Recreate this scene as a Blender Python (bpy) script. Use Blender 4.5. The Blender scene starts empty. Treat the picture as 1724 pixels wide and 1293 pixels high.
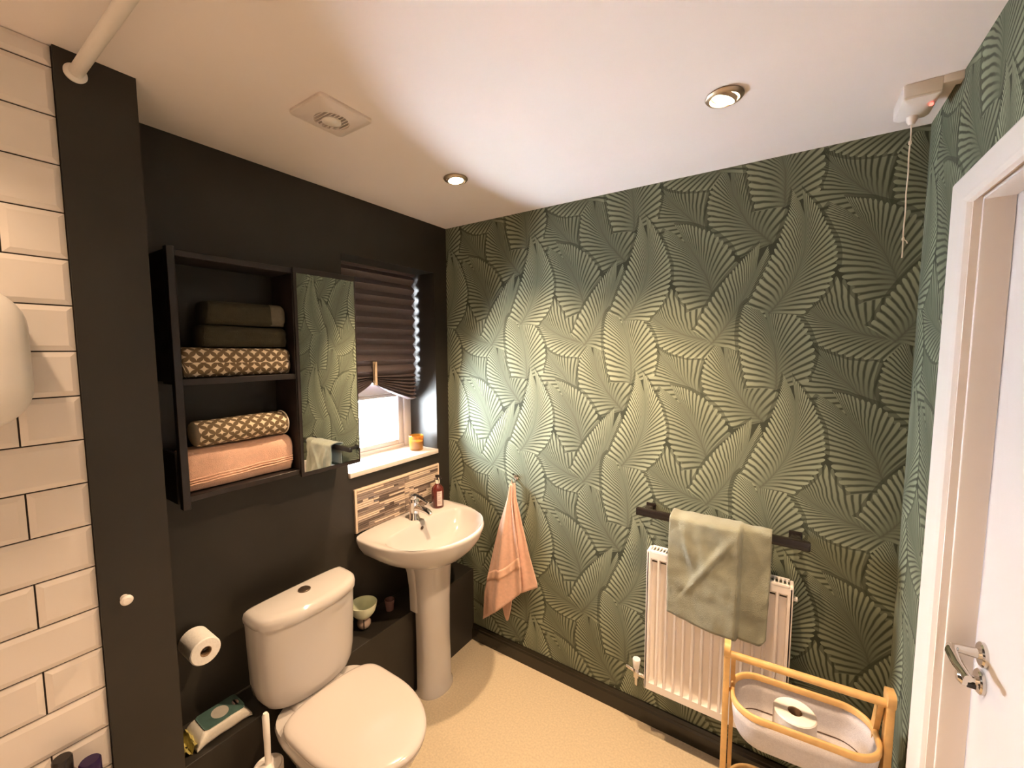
import bpy, bmesh, math, random
import numpy as np
from mathutils import Vector, Matrix, noise
random.seed(7)
S = bpy.context.scene
COL = S.collection
PI = math.pi
# ------------------------------------------------------------------ camera
H = 2.3                      # ceiling height; corner of dark wall (x=0) and palm wall (y=0) is the origin
FPX, IW, IH = 702.3, 1724.0, 1293.0
yaw, pit, rol = 0.5872, -0.0820, -0.0025
f = Vector((-math.sin(yaw)*math.cos(pit), math.cos(yaw)*math.cos(pit), math.sin(pit)))
r = Vector((math.cos(yaw), math.sin(yaw), 0))
u = r.cross(f)
r, u = r*math.cos(rol)+u*math.sin(rol), u*math.cos(rol)-r*math.sin(rol)
cd = bpy.data.cameras.new('camera'); cam = bpy.data.objects.new('camera', cd); COL.objects.link(cam)
cd.sensor_width = 36; cd.lens = 36*FPX/IW; cd.clip_start = 0.02
M = Matrix((r, u, -f)).transposed().to_4x4(); M.translation = (1.6065, -1.7588, 1.6383)
cam.matrix_world = M
S.camera = cam
# ------------------------------------------------------------------ world, lamps, exposure
W_STRENGTH = 76.0
w = bpy.data.worlds.new('sky'); S.world = w; w.use_nodes = True
w.node_tree.nodes['Background'].inputs[0].default_value = (0.86, 0.94, 1.0, 1)
w.node_tree.nodes['Background'].inputs[1].default_value = W_STRENGTH
S.view_settings.view_transform = 'Standard'; S.view_settings.look = 'None'
S.view_settings.gamma = 1.0; S.view_settings.use_curve_mapping = False
S.view_settings.exposure = 1.0
S.cycles.use_denoising = True
S.cycles.max_bounces = 10; S.cycles.diffuse_bounces = 6; S.cycles.glossy_bounces = 4
S.cycles.transmission_bounces = 6; S.cycles.transparent_max_bounces = 8
S.cycles.sample_clamp_indirect = 8.0; S.cycles.caustics_reflective = False; S.cycles.caustics_refractive = False
WARM = (1.0, 0.68, 0.41)
# downlight positions on the ceiling with the aim of each bulb (two hang over the bath, behind the photographer)
LAMPS = [((0.50, -0.486), (0.12, 0.0), 62, 116), ((1.434, -0.492), (-0.36, 0.04), 68, 96),
         ((0.55, -1.80), (0.0, 0.0), 10, 118), ((1.40, -1.85), (0.0, -0.16), 140, 68)]
pl = bpy.data.lights.new('window_portal', 'AREA'); pl.shape = 'RECTANGLE'; pl.size = 0.56; pl.size_y = 0.95
pl.cycles.is_portal = True
po = bpy.data.objects.new('window_portal', pl); COL.objects.link(po)
po.location = (-0.29, -0.375, 1.57); po.rotation_euler = (0, -PI/2, 0)

# ------------------------------------------------------------------ materials
def mat(name, col, rough=0.5, metal=0.0, spec=0.5, noise_amt=0.0, nscale=40.0, bump=0.0, bscale=200.0, emit=None, estr=0.0,
        trans=0.0, ior=1.45, coat=0.0, sheen=0.0, sss=0.0):
    m = bpy.data.materials.new(name); m.use_nodes = True
    nt = m.node_tree; b = nt.nodes['Principled BSDF']
    b.inputs['Base Color'].default_value = (*col, 1); b.inputs['Roughness'].default_value = rough
    b.inputs['Metallic'].default_value = metal; b.inputs['Specular IOR Level'].default_value = spec
    b.inputs['Transmission Weight'].default_value = trans; b.inputs['IOR'].default_value = ior
    b.inputs['Coat Weight'].default_value = coat; b.inputs['Sheen Weight'].default_value = sheen
    b.inputs['Subsurface Weight'].default_value = sss
    if emit: b.inputs['Emission Color'].default_value = (*emit, 1); b.inputs['Emission Strength'].default_value = estr
    tc = nt.nodes.new('ShaderNodeTexCoord')
    nz = nt.nodes.new('ShaderNodeTexNoise'); nz.inputs['Scale'].default_value = nscale; nz.inputs['Detail'].default_value = 4
    nt.links.new(tc.outputs['Object'], nz.inputs['Vector'])
    rp = nt.nodes.new('ShaderNodeValToRGB')
    k = noise_amt
    rp.color_ramp.elements[0].position = 0.3; rp.color_ramp.elements[1].position = 0.7
    rp.color_ramp.elements[0].color = (*[c*(1-k) for c in col], 1); rp.color_ramp.elements[1].color = (*[min(1, c*(1+k)) for c in col], 1)
    nt.links.new(nz.outputs['Fac'], rp.inputs['Fac']); nt.links.new(rp.outputs['Color'], b.inputs['Base Color'])
    if bump:
        n2 = nt.nodes.new('ShaderNodeTexNoise'); n2.inputs['Scale'].default_value = bscale; n2.inputs['Detail'].default_value = 3
        nt.links.new(tc.outputs['Object'], n2.inputs['Vector'])
        bp = nt.nodes.new('ShaderNodeBump'); bp.inputs['Strength'].default_value = bump; bp.inputs['Distance'].default_value = 0.004
        nt.links.new(n2.outputs['Fac'], bp.inputs['Height']); nt.links.new(bp.outputs['Normal'], b.inputs['Normal'])
    return m
class NT:                                   # tiny helper for scalar node maths
    def __init__(s, m): s.nt = m.node_tree
    def _in(s, n, i, v):
        if isinstance(v, (int, float)): n.inputs[i].default_value = v
        else: s.nt.links.new(v, n.inputs[i])
    def __call__(s, op, a, b=0.0, c=0.0, clamp=False):
        n = s.nt.nodes.new('ShaderNodeMath'); n.operation = op; n.use_clamp = clamp
        s._in(n, 0, a); s._in(n, 1, b); s._in(n, 2, c); return n.outputs[0]
    def rng(s, v, a, b, c=0.0, d=1.0, smooth=True):
        n = s.nt.nodes.new('ShaderNodeMapRange'); n.interpolation_type = 'SMOOTHSTEP' if smooth else 'LINEAR'
        s._in(n, 0, v)
        for i, q in zip((1, 2, 3, 4), (a, b, c, d)): n.inputs[i].default_value = q
        return n.outputs[0]
PX, PZ = 0.524, 0.634                        # wallpaper repeat: one roll wide, 64 cm drop
FRONDS = [  # base, middle, tip of the midrib line (wall metres), leaflet length each side, leaflet count, tone; bottom-most first
    ((0.838, 1.414), (0.730, 1.512), (0.645, 1.613), 0.175, 0.190, 18, .88),
    ((1.006, 1.379), (0.912, 1.500), (0.874, 1.610), 0.162, 0.162, 20, .84),
    ((0.850, 1.667), (0.695, 1.710), (0.557, 1.823), 0.130, 0.200, 24, .92),
    ((0.833, 1.815), (0.788, 1.945), (0.725, 2.051), 0.168, 0.162, 19, .82),
    ((0.834, 1.664), (0.931, 1.823), (0.969, 1.930), 0.148, 0.148, 22, .96),
    ((1.045, 1.500), (1.035, 1.640), (1.005, 1.741), 0.158, 0.162, 19, 1.0),
    ((1.017, 1.770), (1.100, 1.934), (1.102, 2.094), 0.147, 0.155, 24, 1.08)]
def wallpaper(name, axis):
    m = bpy.data.materials.new(name); m.use_nodes = True
    nt = m.node_tree; b = nt.nodes['Principled BSDF']; q = NT(m)
    geo = nt.nodes.new('ShaderNodeNewGeometry'); sep = nt.nodes.new('ShaderNodeSeparateXYZ')
    nt.links.new(geo.outputs['Position'], sep.inputs[0])
    nz = nt.nodes.new('ShaderNodeTexNoise'); nz.inputs['Scale'].default_value = 14; nz.inputs['Detail'].default_value = 2
    nt.links.new(geo.outputs['Position'], nz.inputs['Vector'])
    wob = q('MULTIPLY', q('SUBTRACT', nz.outputs['Fac'], 0.5), 0.012)
    X = q('ADD', sep.outputs[0] if axis == 'x' else q('MULTIPLY', sep.outputs[1], -1.0), wob); Z = q('ADD', sep.outputs[2], wob)
    out = 0.0
    for (bx, bz), (mx, mz), (tx, tz), WLl, WRr, N, tone in FRONDS:
        ch = Vector((tx-bx, tz-bz)); full = ch.length; ca, sa = ch.x/full, ch.y/full
        L = full*0.88
        k = ((mx-bx)*-sa+(mz-bz)*ca)/full
        cx, cz = (bx+tx)/2, (bz+tz)/2
        rx = q('ADD', q('WRAP', q('SUBTRACT', X, cx), PX/2, -PX/2), cx-bx)
        rz = q('ADD', q('WRAP', q('SUBTRACT', Z, cz), PZ/2, -PZ/2), cz-bz)
        uu = q('ADD', q('MULTIPLY', rx, ca/L), q('MULTIPLY', rz, sa/L))
        vv = q('ADD', q('MULTIPLY', rx, -sa/L), q('MULTIPLY', rz, ca/L))
        s = q('SUBTRACT', vv, q('MULTIPLY', q('MULTIPLY', uu, q('SUBTRACT', 1.136, uu)), 3.52*k))
        a = q('ABSOLUTE', s)
        g0, g1 = 0.30, 2.6
        a2 = q('MULTIPLY', q('POWER', a, 0.66), 0.72)            # leaflets leave the rib steeply, then arch outwards
        ur = q('DIVIDE', q('SUBTRACT', uu, q('MULTIPLY', a2, g0)), q('ADD', 1.0, q('MULTIPLY', a2, g1)))
        du = q('SUBTRACT', uu, ur)
        d = q('SQRT', q('ADD', q('MULTIPLY', a, a), q('MULTIPLY', du, du)))
        lft = q('GREATER_THAN', s, 0.0)
        Wd = q('ADD', q('MULTIPLY', lft, (WLl-WRr)/L), WRr/L)
        urc = q('POWER', q('MAXIMUM', ur, 0.0), 0.9)
        prof = q('MULTIPLY', Wd, q('ADD', 0.44, q('MULTIPLY', q('SINE', q('ADD', q('MULTIPLY', urc, 0.74*PI), 0.10*PI)), 0.58)))
        fr = q('FRACT', q('ADD', q('MULTIPLY', ur, float(N)), q('MULTIPLY', lft, 0.5)))
        e = q('ABSOLUTE', q('SUBTRACT', q('MULTIPLY', fr, 2.0), 1.0))
        lim = q('MULTIPLY', prof, q('SUBTRACT', 1.0, q('MULTIPLY', q('MULTIPLY', e, e), 0.13)))
        inr = q('MULTIPLY', q('GREATER_THAN', ur, -0.04), q('LESS_THAN', ur, 1.10))
        msk = q('MULTIPLY', q('LESS_THAN', d, lim), inr)
        if out != 0.0: out = q('MULTIPLY', out, q('SUBTRACT', 1.0, q('MULTIPLY', q('MULTIPLY', q('LESS_THAN', d, q('MULTIPLY', prof, 1.08)), inr), 0.6)))
        t = q('DIVIDE', d, prof)
        gap = q('MULTIPLY', q.rng(t, 0.0, 0.5, 0.25, 1.0), q.rng(e, 0.36, 0.86, 0.0, 1.0))
        val = q('MULTIPLY', q('SUBTRACT', 1.0, q('MULTIPLY', gap, 0.92)), q.rng(t, 0.0, 1.0, 0.32*tone, 0.95*tone, False))
        val = q('MULTIPLY', val, q.rng(t, 0.0, 0.10, 0.72, 1.0))
        out = q('ADD', out, q('MULTIPLY', msk, q('SUBTRACT', val, out)))
    mixn = nt.nodes.new('ShaderNodeMix'); mixn.data_type = 'RGBA'
    mixn.inputs[6].default_value = (0.036, 0.043, 0.026, 1); mixn.inputs[7].default_value = (0.31, 0.345, 0.245, 1)
    nt.links.new(out, mixn.inputs[0]); nt.links.new(mixn.outputs[2], b.inputs['Base Color'])
    b.inputs['Roughness'].default_value = 0.78; b.inputs['Specular IOR Level'].default_value = 0.35
    bp = nt.nodes.new('ShaderNodeBump'); bp.inputs['Strength'].default_value = 0.25; bp.inputs['Distance'].default_value = 0.001
    nt.links.new(out, bp.inputs['Height']); nt.links.new(bp.outputs['Normal'], b.inputs['Normal'])
    return m
MT = dict(
    paper_x=wallpaper('palm_wallpaper_back', 'x'), paper_y=wallpaper('palm_wallpaper_right', 'y'),
    dark=mat('black_satin_paint', (0.022, 0.0185, 0.014), 0.52, noise_amt=.12, nscale=6, bump=.03, bscale=90),
    darkgloss=mat('black_gloss_paint', (0.022, 0.0185, 0.012), 0.22, noise_amt=.1, nscale=6),
    ceil=mat('ceiling_white_paint', (0.87, 0.81, 0.80), 0.85, noise_amt=.02, nscale=3),
    floor=mat('beige_vinyl', (0.60, 0.505, 0.36), 0.5, noise_amt=.10, nscale=120, bump=.05, bscale=300),
    tile=mat('glazed_white_tile', (0.76, 0.70, 0.66), 0.16, noise_amt=.02, nscale=8),
    grout=mat('dark_grout', (0.035, 0.026, 0.022), 0.9),
    white=mat('white_gloss_paint', (0.80, 0.76, 0.74), 0.35, noise_amt=.015, nscale=5),
    door=mat('white_door_paint', (0.80, 0.76, 0.76), 0.4, noise_amt=.015, nscale=5),
    ceramic=mat('white_glazed_ceramic', (0.52, 0.49, 0.47), 0.10, coat=.3, noise_amt=.01, nscale=4),
    seat=mat('white_seat_plastic', (0.56, 0.515, 0.49), 0.16, noise_amt=.01, nscale=4),
    fanplate=mat('aged_white_plastic', (0.76, 0.69, 0.66), 0.3),
    darkchrome=mat('dark_chrome', (0.16, 0.12, 0.09), 0.28, metal=.8),
    ball=mat('frosted_ball_glass', (0.42, 0.31, 0.26), 0.25, coat=.3),
    plastic=mat('white_plastic', (0.80, 0.76, 0.73), 0.35, noise_amt=.01),
    rad=mat('white_radiator_enamel', (0.82, 0.77, 0.74), 0.28, noise_amt=.01),
    chrome=mat('chrome', (0.72, 0.70, 0.68), 0.10, metal=1.0),
    nickel=mat('brushed_nickel', (0.50, 0.40, 0.30), 0.45, metal=1.0),
    black=mat('black_gloss', (0.015, 0.011, 0.010), 0.25),
    wood=mat('dark_stained_wood', (0.018, 0.013, 0.012), 0.42, noise_amt=.3, nscale=25),
    bamboo=mat('bamboo', (0.66, 0.41, 0.16), 0.42, noise_amt=.12, nscale=30),
    fabric=mat('grey_basket_fabric', (0.60, 0.57, 0.58), 0.9, noise_amt=.06, nscale=200, bump=.3, bscale=500),
    seam=mat('brown_seam', (0.10, 0.06, 0.04), 0.8),
    paper=mat('toilet_tissue', (0.86, 0.83, 0.80), 0.95, noise_amt=.03, nscale=80, bump=.2, bscale=150),
    card=mat('cardboard', (0.30, 0.19, 0.11), 0.9, noise_amt=.1),
    pink=mat('pink_terry', (0.72, 0.45, 0.34), 0.95, sheen=.3, noise_amt=.07, nscale=60, bump=.6, bscale=420),
    pinkband=mat('pink_woven_band', (0.76, 0.49, 0.37), 0.8, noise_amt=.05, nscale=90, bump=.2, bscale=500),
    olive=mat('sage_terry', (0.25, 0.26, 0.20), 0.95, sheen=.3, noise_amt=.10, nscale=18, bump=.6, bscale=420),
    darktowel=mat('dark_olive_terry', (0.034, 0.030, 0.017), 0.95, noise_amt=.15, nscale=60, bump=.6, bscale=420),
    greyband=mat('grey_woven_band', (0.11, 0.10, 0.075), 0.85, noise_amt=.1, nscale=80, bump=.3, bscale=400),
    cream=mat('cream_hem', (0.62, 0.56, 0.46), 0.9, noise_amt=.05),
    beige=mat('beige_plastic_trim', (0.66, 0.52, 0.40), 0.45, noise_amt=.02),
    mos0=mat('pale_mosaic', (0.62, 0.50, 0.40), 0.2, noise_amt=.08, nscale=30),
    mos1=mat('grey_brown_mosaic', (0.26, 0.20, 0.17), 0.2, noise_amt=.15, nscale=30),
    mos2=mat('dark_mosaic', (0.11, 0.080, 0.068), 0.15, noise_amt=.15, nscale=30),
    mosg=mat('mosaic_grout', (0.52, 0.42, 0.35), 0.9),
    soap=mat('amber_bottle', (0.13, 0.018, 0.012), 0.12, coat=.5, trans=.25, noise_amt=.05),
    label=mat('pale_label', (0.62, 0.50, 0.47), 0.6, noise_amt=.03),
    print_=mat('label_print', (0.30, 0.20, 0.19), 0.7),
    amber=mat('amber_glass', (0.85, 0.36, 0.05), 0.06, trans=.75, coat=.3),
    wax=mat('candle_wax', (0.86, 0.80, 0.72), 0.6, sss=.1),
    upvc=mat('white_upvc', (0.58, 0.54, 0.54), 0.3),
    blind=mat('dark_pleated_paper', (0.15, 0.118, 0.120), 0.6, noise_amt=.08, nscale=120),
    peg=mat('wooden_peg', (0.72, 0.55, 0.38), 0.6, noise_amt=.1, nscale=60),
    sill=mat('sill_board', (0.66, 0.59, 0.54), 0.3, noise_amt=.02),
    mirror=mat('mirror_glass', (0.86, 0.88, 0.86), 0.02, metal=1.0),
    teal=mat('teal_film', (0.10, 0.19, 0.17), 0.3, noise_amt=.15, nscale=40),
    packwhite=mat('white_film', (0.72, 0.68, 0.60), 0.3, noise_amt=.05, bump=.3, bscale=60),
    packgold=mat('clear_yellow_film', (0.42, 0.36, 0.12), 0.15, noise_amt=.2, nscale=60),
    bowl=mat('pale_green_glaze', (0.70, 0.74, 0.56), 0.25, noise_amt=.02),
    cupm=mat('mauve_glass', (0.16, 0.09, 0.085), 0.2),
    purple=mat('purple_cap', (0.018, 0.006, 0.045), 0.25),
    shade=mat('void_shade', (0.05, 0.035, 0.028), 0.8),  # shade inside holes and recesses, put into the colour
    gauze=mat('white_cord', (0.78, 0.72, 0.62), 0.8),
    red=mat('red_neon', (0.5, 0.02, 0.02), 0.3, emit=(1.0, 0.10, 0.07), estr=2.5),
    bulb=mat('lit_bulb', (1, 1, 1), 0.5, emit=(1.0, 0.80, 0.50), estr=22.0),
)
def pattern_mat():                           # petal print: cream four-point stars on taupe
    m = bpy.data.materials.new('star_print_terry'); m.use_nodes = True; q = NT(m); nt = m.node_tree; b = nt.nodes['Principled BSDF']
    uv = nt.nodes.new('ShaderNodeUVMap'); sep = nt.nodes.new('ShaderNodeSeparateXYZ'); nt.links.new(uv.outputs[0], sep.inputs[0])
    c = 0.036
    def cell(o, rot):
        x = q('DIVIDE', sep.outputs[0], c); y = q('DIVIDE', sep.outputs[1], c)
        if rot: x, y = q('MULTIPLY', q('ADD', x, y), .5), q('MULTIPLY', q('SUBTRACT', x, y), .5)
        x = q('SUBTRACT', q('FRACT', q('ADD', x, o)), .5); y = q('SUBTRACT', q('FRACT', q('ADD', y, o)), .5)
        p = q('ADD', q('POWER', q('ABSOLUTE', x), .62), q('POWER', q('ABSOLUTE', y), .62))
        return q.rng(p, .50, .57, 1.0, 0.0)
    v = q('MAXIMUM', cell(0, False), q('MULTIPLY', cell(.5, False), 1.0))
    mx = nt.nodes.new('ShaderNodeMix'); mx.data_type = 'RGBA'
    mx.inputs[6].default_value = (0.15, 0.105, 0.058, 1); mx.inputs[7].default_value = (0.72, 0.62, 0.47, 1)
    nt.links.new(v, mx.inputs[0]); nt.links.new(mx.outputs[2], b.inputs['Base Color']); b.inputs['Roughness'].default_value = .95
    return m
MT['star'] = pattern_mat()
def glass_mat():
    m = bpy.data.materials.new('window_glass'); m.use_nodes = True; nt = m.node_tree; b = nt.nodes['Principled BSDF']
    nt.nodes.remove(b); o = nt.nodes['Material Output']
    t = nt.nodes.new('ShaderNodeBsdfTransparent'); g = nt.nodes.new('ShaderNodeBsdfGlossy'); g.inputs['Roughness'].default_value = .03
    fr = nt.nodes.new('ShaderNodeFresnel'); fr.inputs[0].default_value = 1.25
    mx = nt.nodes.new('ShaderNodeMixShader'); nt.links.new(fr.outputs[0], mx.inputs[0]); nt.links.new(t.outputs[0], mx.inputs[1]); nt.links.new(g.outputs[0], mx.inputs[2])
    nt.links.new(mx.outputs[0], o.inputs[0]); return m
MT['glass'] = glass_mat()

# ------------------------------------------------------------------ geometry helpers
class MB:
    """collects shapes (room coordinates) and links them as one mesh object"""
    def __init__(s): s.v, s.f, s.uv = [], [], {}
    def add(s, vs, fs, uvs=None):
        o = len(s.v); s.v += [tuple(p) for p in vs]
        for k, fc in enumerate(fs):
            s.f.append(tuple(i+o for i in fc))
            if uvs: s.uv[len(s.f)-1] = uvs[k]
        return s
    def box(s, x0, x1, y0, y1, z0, z1, bev=0.0, seg=2):
        bm = bmesh.new(); bmesh.ops.create_cube(bm, size=1.0)
        for v in bm.verts: v.co = ((x0+x1)/2+v.co.x*(x1-x0), (y0+y1)/2+v.co.y*(y1-y0), (z0+z1)/2+v.co.z*(z1-z0))
        if bev: bmesh.ops.bevel(bm, geom=bm.edges[:], offset=bev, segments=seg, profile=0.5, affect='EDGES')
        bm.verts.index_update(); s.add([v.co.copy() for v in bm.verts], [[v.index for v in fc.verts] for fc in bm.faces]); bm.free(); return s
    def loft(s, rings, caps=(True, True), closed=True, uvs=None):
        n = len(rings[0]); vs = [p for rg in rings for p in rg]; fs = []; fu = []
        for i in range(len(rings)-1):
            for j in range(n if closed else n-1):
                k = (j+1) % n
                fs.append((i*n+j, i*n+k, (i+1)*n+k, (i+1)*n+j))
                if uvs: fu.append((uvs[i][j], uvs[i][j+1], uvs[i+1][j+1], uvs[i+1][j]))
        if caps[0]: fs.append(tuple(range(n))[::-1]); fu.append([(0, 0)]*n)
        if caps[1]: fs.append(tuple((len(rings)-1)*n+j for j in range(n))); fu.append([(0, 0)]*n)
        return s.add(vs, fs, fu if uvs else None)
    def lathe(s, prof, c, axis='z', n=28, caps=(False, False)):
        rings = []
        for rad, h in prof:
            rg = []
            for j in range(n):
                a = 2*PI*j/n; p, q_ = rad*math.cos(a), rad*math.sin(a)
                if axis == 'z': rg.append((c[0]+p, c[1]+q_, c[2]+h))
                elif axis == 'x': rg.append((c[0]+h, c[1]+p, c[2]+q_))
                else: rg.append((c[0]+q_, c[1]+h, c[2]+p))
            rings.append(rg)
        return s.loft(rings, caps)
    def tube(s, pts, rad, n=12, caps=True):
        pts = [Vector(p) for p in pts]; rads = rad if isinstance(rad, (list, tuple)) else [rad]*len(pts); rings = []
        ref = None
        for i, p in enumerate(pts):
            t = (pts[min(i+1, len(pts)-1)]-pts[max(i-1, 0)]).normalized()
            if ref is None: ref = Vector((0, 0, 1)) if abs(t.z) < .9 else Vector((1, 0, 0))
            a = (ref-t*ref.dot(t)).normalized(); b = t.cross(a); ref = a
            rings.append([p+(a*math.cos(2*PI*j/n)+b*math.sin(2*PI*j/n))*rads[i] for j in range(n)])
        return s.loft(rings, (caps, caps))
    def bar(s, p0, p1, w_, t_, up=(0, 0, 1), bev=0.0):
        """rectangular bar from p0 to p1, w_ wide along side, t_ thick along up"""
        p0, p1 = Vector(p0), Vector(p1); d = (p1-p0).normalized(); sd = d.cross(Vector(up)).normalized(); u2 = sd.cross(d)
        def ring(p, k=1): return [p+sd*a*w_/2*k+u2*b*t_/2*k for a, b in ((-1, -1), (1, -1), (1, 1), (-1, 1))]
        return s.loft([ring(p0), ring(p1)])
    def grid(s, nu, nv, fn, uvfn=None):
        vs = [fn(i/nu, j/nv) for j in range(nv+1) for i in range(nu+1)]; fs = []; fu = []
        for j in range(nv):
            for i in range(nu):
                fs.append((j*(nu+1)+i, j*(nu+1)+i+1, (j+1)*(nu+1)+i+1, (j+1)*(nu+1)+i))
        return s.add(vs, fs)
    def build(s, name, material, parent=None, smooth=True, angle=40, local=False):
        off = Vector((0, 0, 0)) if (parent is None or local) else Vector(root_loc(parent))
        me = bpy.data.meshes.new(name)
        me.from_pydata([tuple(Vector(p)-off) for p in s.v], [], s.f); me.update()
        if s.uv:
            ul = me.uv_layers.new(name='UVMap')
            for pi, p in enumerate(me.polygons):
                if pi in s.uv:
                    for li, t in zip(p.loop_indices, s.uv[pi]): ul.data[li].uv = t
        bm = bmesh.new(); bm.from_mesh(me); bmesh.ops.recalc_face_normals(bm, faces=bm.faces[:]); bm.to_mesh(me); bm.free()
        if smooth:
            for p in me.polygons: p.use_smooth = True
            me.set_sharp_from_angle(angle=math.radians(angle))
        me.materials.append(MT[material])
        o = bpy.data.objects.new(name, me); COL.objects.link(o)
        if parent: o.parent = parent
        return o
def root_loc(o):
    l = Vector(o.location)
    while o.parent: o = o.parent; l += Vector(o.location)
    return l
def thing(name, loc, label, cat, group=None, rotz=0.0):
    o = bpy.data.objects.new(name, None); COL.objects.link(o); o.empty_display_size = .05
    o.location = loc; o.rotation_euler = (0, 0, rotz); return tag(o, label, cat, group)
def tag(o, label, cat, group=None):
    o['label'] = label; o['category'] = cat
    if group: o['group'] = group
    return o
def struct(o, label=None):
    o['kind'] = 'structure'
    if label: o['label'] = label
    return o
def sstruct(name, loc=(0, 0, 0)):
    o = bpy.data.objects.new(name, None); COL.objects.link(o); o.location = loc; o['kind'] = 'structure'; o.empty_display_size = .05; return o
def part(o, label): o['label'] = label; return o
def lerp(a, b, t): return a+(b-a)*t
def sstep(a, b, x):
    t = max(0, min(1, (x-a)/(b-a))); return t*t*(3-2*t)
def nz(x, y, z=0.0, s=1.0): return noise.noise(Vector((x*s, y*s, z*s)))
def rrect(cx, cy, hx, hy, rad, n=6):
    pts = []
    for k, (sx, sy) in enumerate(((1, 1), (-1, 1), (-1, -1), (1, -1))):
        for i in range(n+1):
            a = PI/2*k+PI/2*i/n
            pts.append((cx+sx*(hx-rad)+rad*math.cos(a), cy+sy*(hy-rad)+rad*math.sin(a)))
    return pts

# ================================================================== SETTING
XR = 1.924                                   # right wall
YF = -2.22                                   # wall behind the bath
floor = struct(MB().box(-0.02, 2.10, YF-.1, 0.08, -0.06, 0.0).build('floor', 'floor'), 'beige speckled vinyl bathroom floor')
ceiling = struct(MB().box(-0.32, 2.10, YF-.1, 0.10, H, H+.06).build('ceiling', 'ceil'), 'white painted bathroom ceiling')
wall_back = struct(MB().box(-0.32, 2.10, 0.0, 0.08, 0.0, H).build('wall_back', 'paper_x'), 'palm leaf wallpapered wall behind radiator and towel rail')
WY0, WY1, WZ0, WZ1 = -0.655, -0.095, 1.090, 2.050
YC0, YC1, XC = -1.511, -1.371, 0.248         # boxed pillar
wl = MB()
wl.box(-.30, 0, YC1-.02, WY0, 0, H).box(-.30, 0, WY1, 0.0, 0, H).box(-.30, 0, WY0, WY1, 0, WZ0-.02).box(-.30, 0, WY0, WY1, WZ1, H)
struct(wl.build('wall_left', 'dark', smooth=False), 'black painted wall with the window, cabinet and basin')
struct(MB().box(-.02, XC, YC0, YC1, 0, H).build('wall_pillar', 'dark', smooth=False), 'black painted boxed pillar beside the tiled wall')
struct(MB().box(0.0, 0.172, YC1, 0.0, 0.0, 0.41, bev=.002).build('wall_ledge', 'dark', smooth=False), 'low black boxed ledge along the wall behind the toilet')
tw = MB().box(-.02, 0.234, YF-.1, YC0, 0, H).build('wall_tiled', 'grout', smooth=False); struct(tw, 'white bevelled metro tiled wall with dark grout')
TP, TZ0 = 0.10283, 2.1513
def tile_mesh(w_, h_):
    m = MB(); t0, t1, bv = 0.0035, 0.0075, 0.011
    a, b = w_/2, h_/2
    o = [(-.004, -a, -b), (-.004, a, -b), (-.004, a, b), (-.004, -a, b)]
    e = [(t0, -a, -b), (t0, a, -b), (t0, a, b), (t0, -a, b)]
    bx_, bz_ = min(bv, a*.5), min(bv, b*.5)
    i = [(t1, -a+bx_, -b+bz_), (t1, a-bx_, -b+bz_), (t1, a-bx_, b-bz_), (t1, -a+bx_, b-bz_)]
    m.loft([o, e, i], (False, True)); return m
tcache = {}
def put_tile(y0, y1, z0, z1):
    g = .0016; w_, h_ = round(y1-y0-2*g, 4), round(z1-z0-2*g, 4)
    key = (w_, h_)
    if key not in tcache: o = tile_mesh(w_, h_).build('tile', 'tile', tw, smooth=False); tcache[key] = o
    else: o = tcache[key].copy(); COL.objects.link(o)
    o.parent = tw; o.location = (0.234, (y0+y1)/2, (z0+z1)/2)
k = -2
while TZ0-k*TP > .56:
    zt = min(H, TZ0-k*TP); zb = TZ0-(k+1)*TP
    if zt > zb+.012:
        y = YC0; first = 0.0985 if k % 2 == 0 else 0.2005
        while y > YF+.01:
            w_ = first if y == YC0 else 0.2015
            y0 = max(YF, y-w_)
            if y-y0 > .015: put_tile(y0, y, zb, zt)
            y = y0
    k += 1
wf = struct(MB().box(.2, 2.10, YF-.1, YF, 0, H).build('wall_front', 'tile', smooth=False), 'white wall behind the bath')
# right wall with doorway
DY0, DY1, DZ = -1.19, -0.405, 1.985
wr = MB()
wr.box(XR, XR+.10, DY1, 0.0, 0, H).box(XR, XR+.10, YF, DY0, 0, H).box(XR, XR+.10, DY0, DY1, DZ, H)
struct(wr.build('wall_right', 'paper_y', smooth=False), 'palm leaf wallpapered wall around the doorway')
# baseboards
def baseboard(name, along, a0, a1, fix, lab):
    m = MB(); prof = [(0, 0), (.018, 0), (.018, .060), (.013, .068), (.014, .074), (.008, .086), (0, .086)]
    rings = []
    for a in (a0, a1): rings.append([(a, fix-d, z) if along == 'x' else (fix-d, a, z) for d, z in prof])
    m.loft(rings); return struct(m.build(name, 'darkgloss', angle=25), lab)
baseboard('baseboard_back', 'x', 0.172, XR, 0.0, 'black moulded skirting board under the palm wallpaper')
baseboard('baseboard_right', 'y', -0.342, -0.018, XR, 'short black skirting board between corner and door casing')
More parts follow.
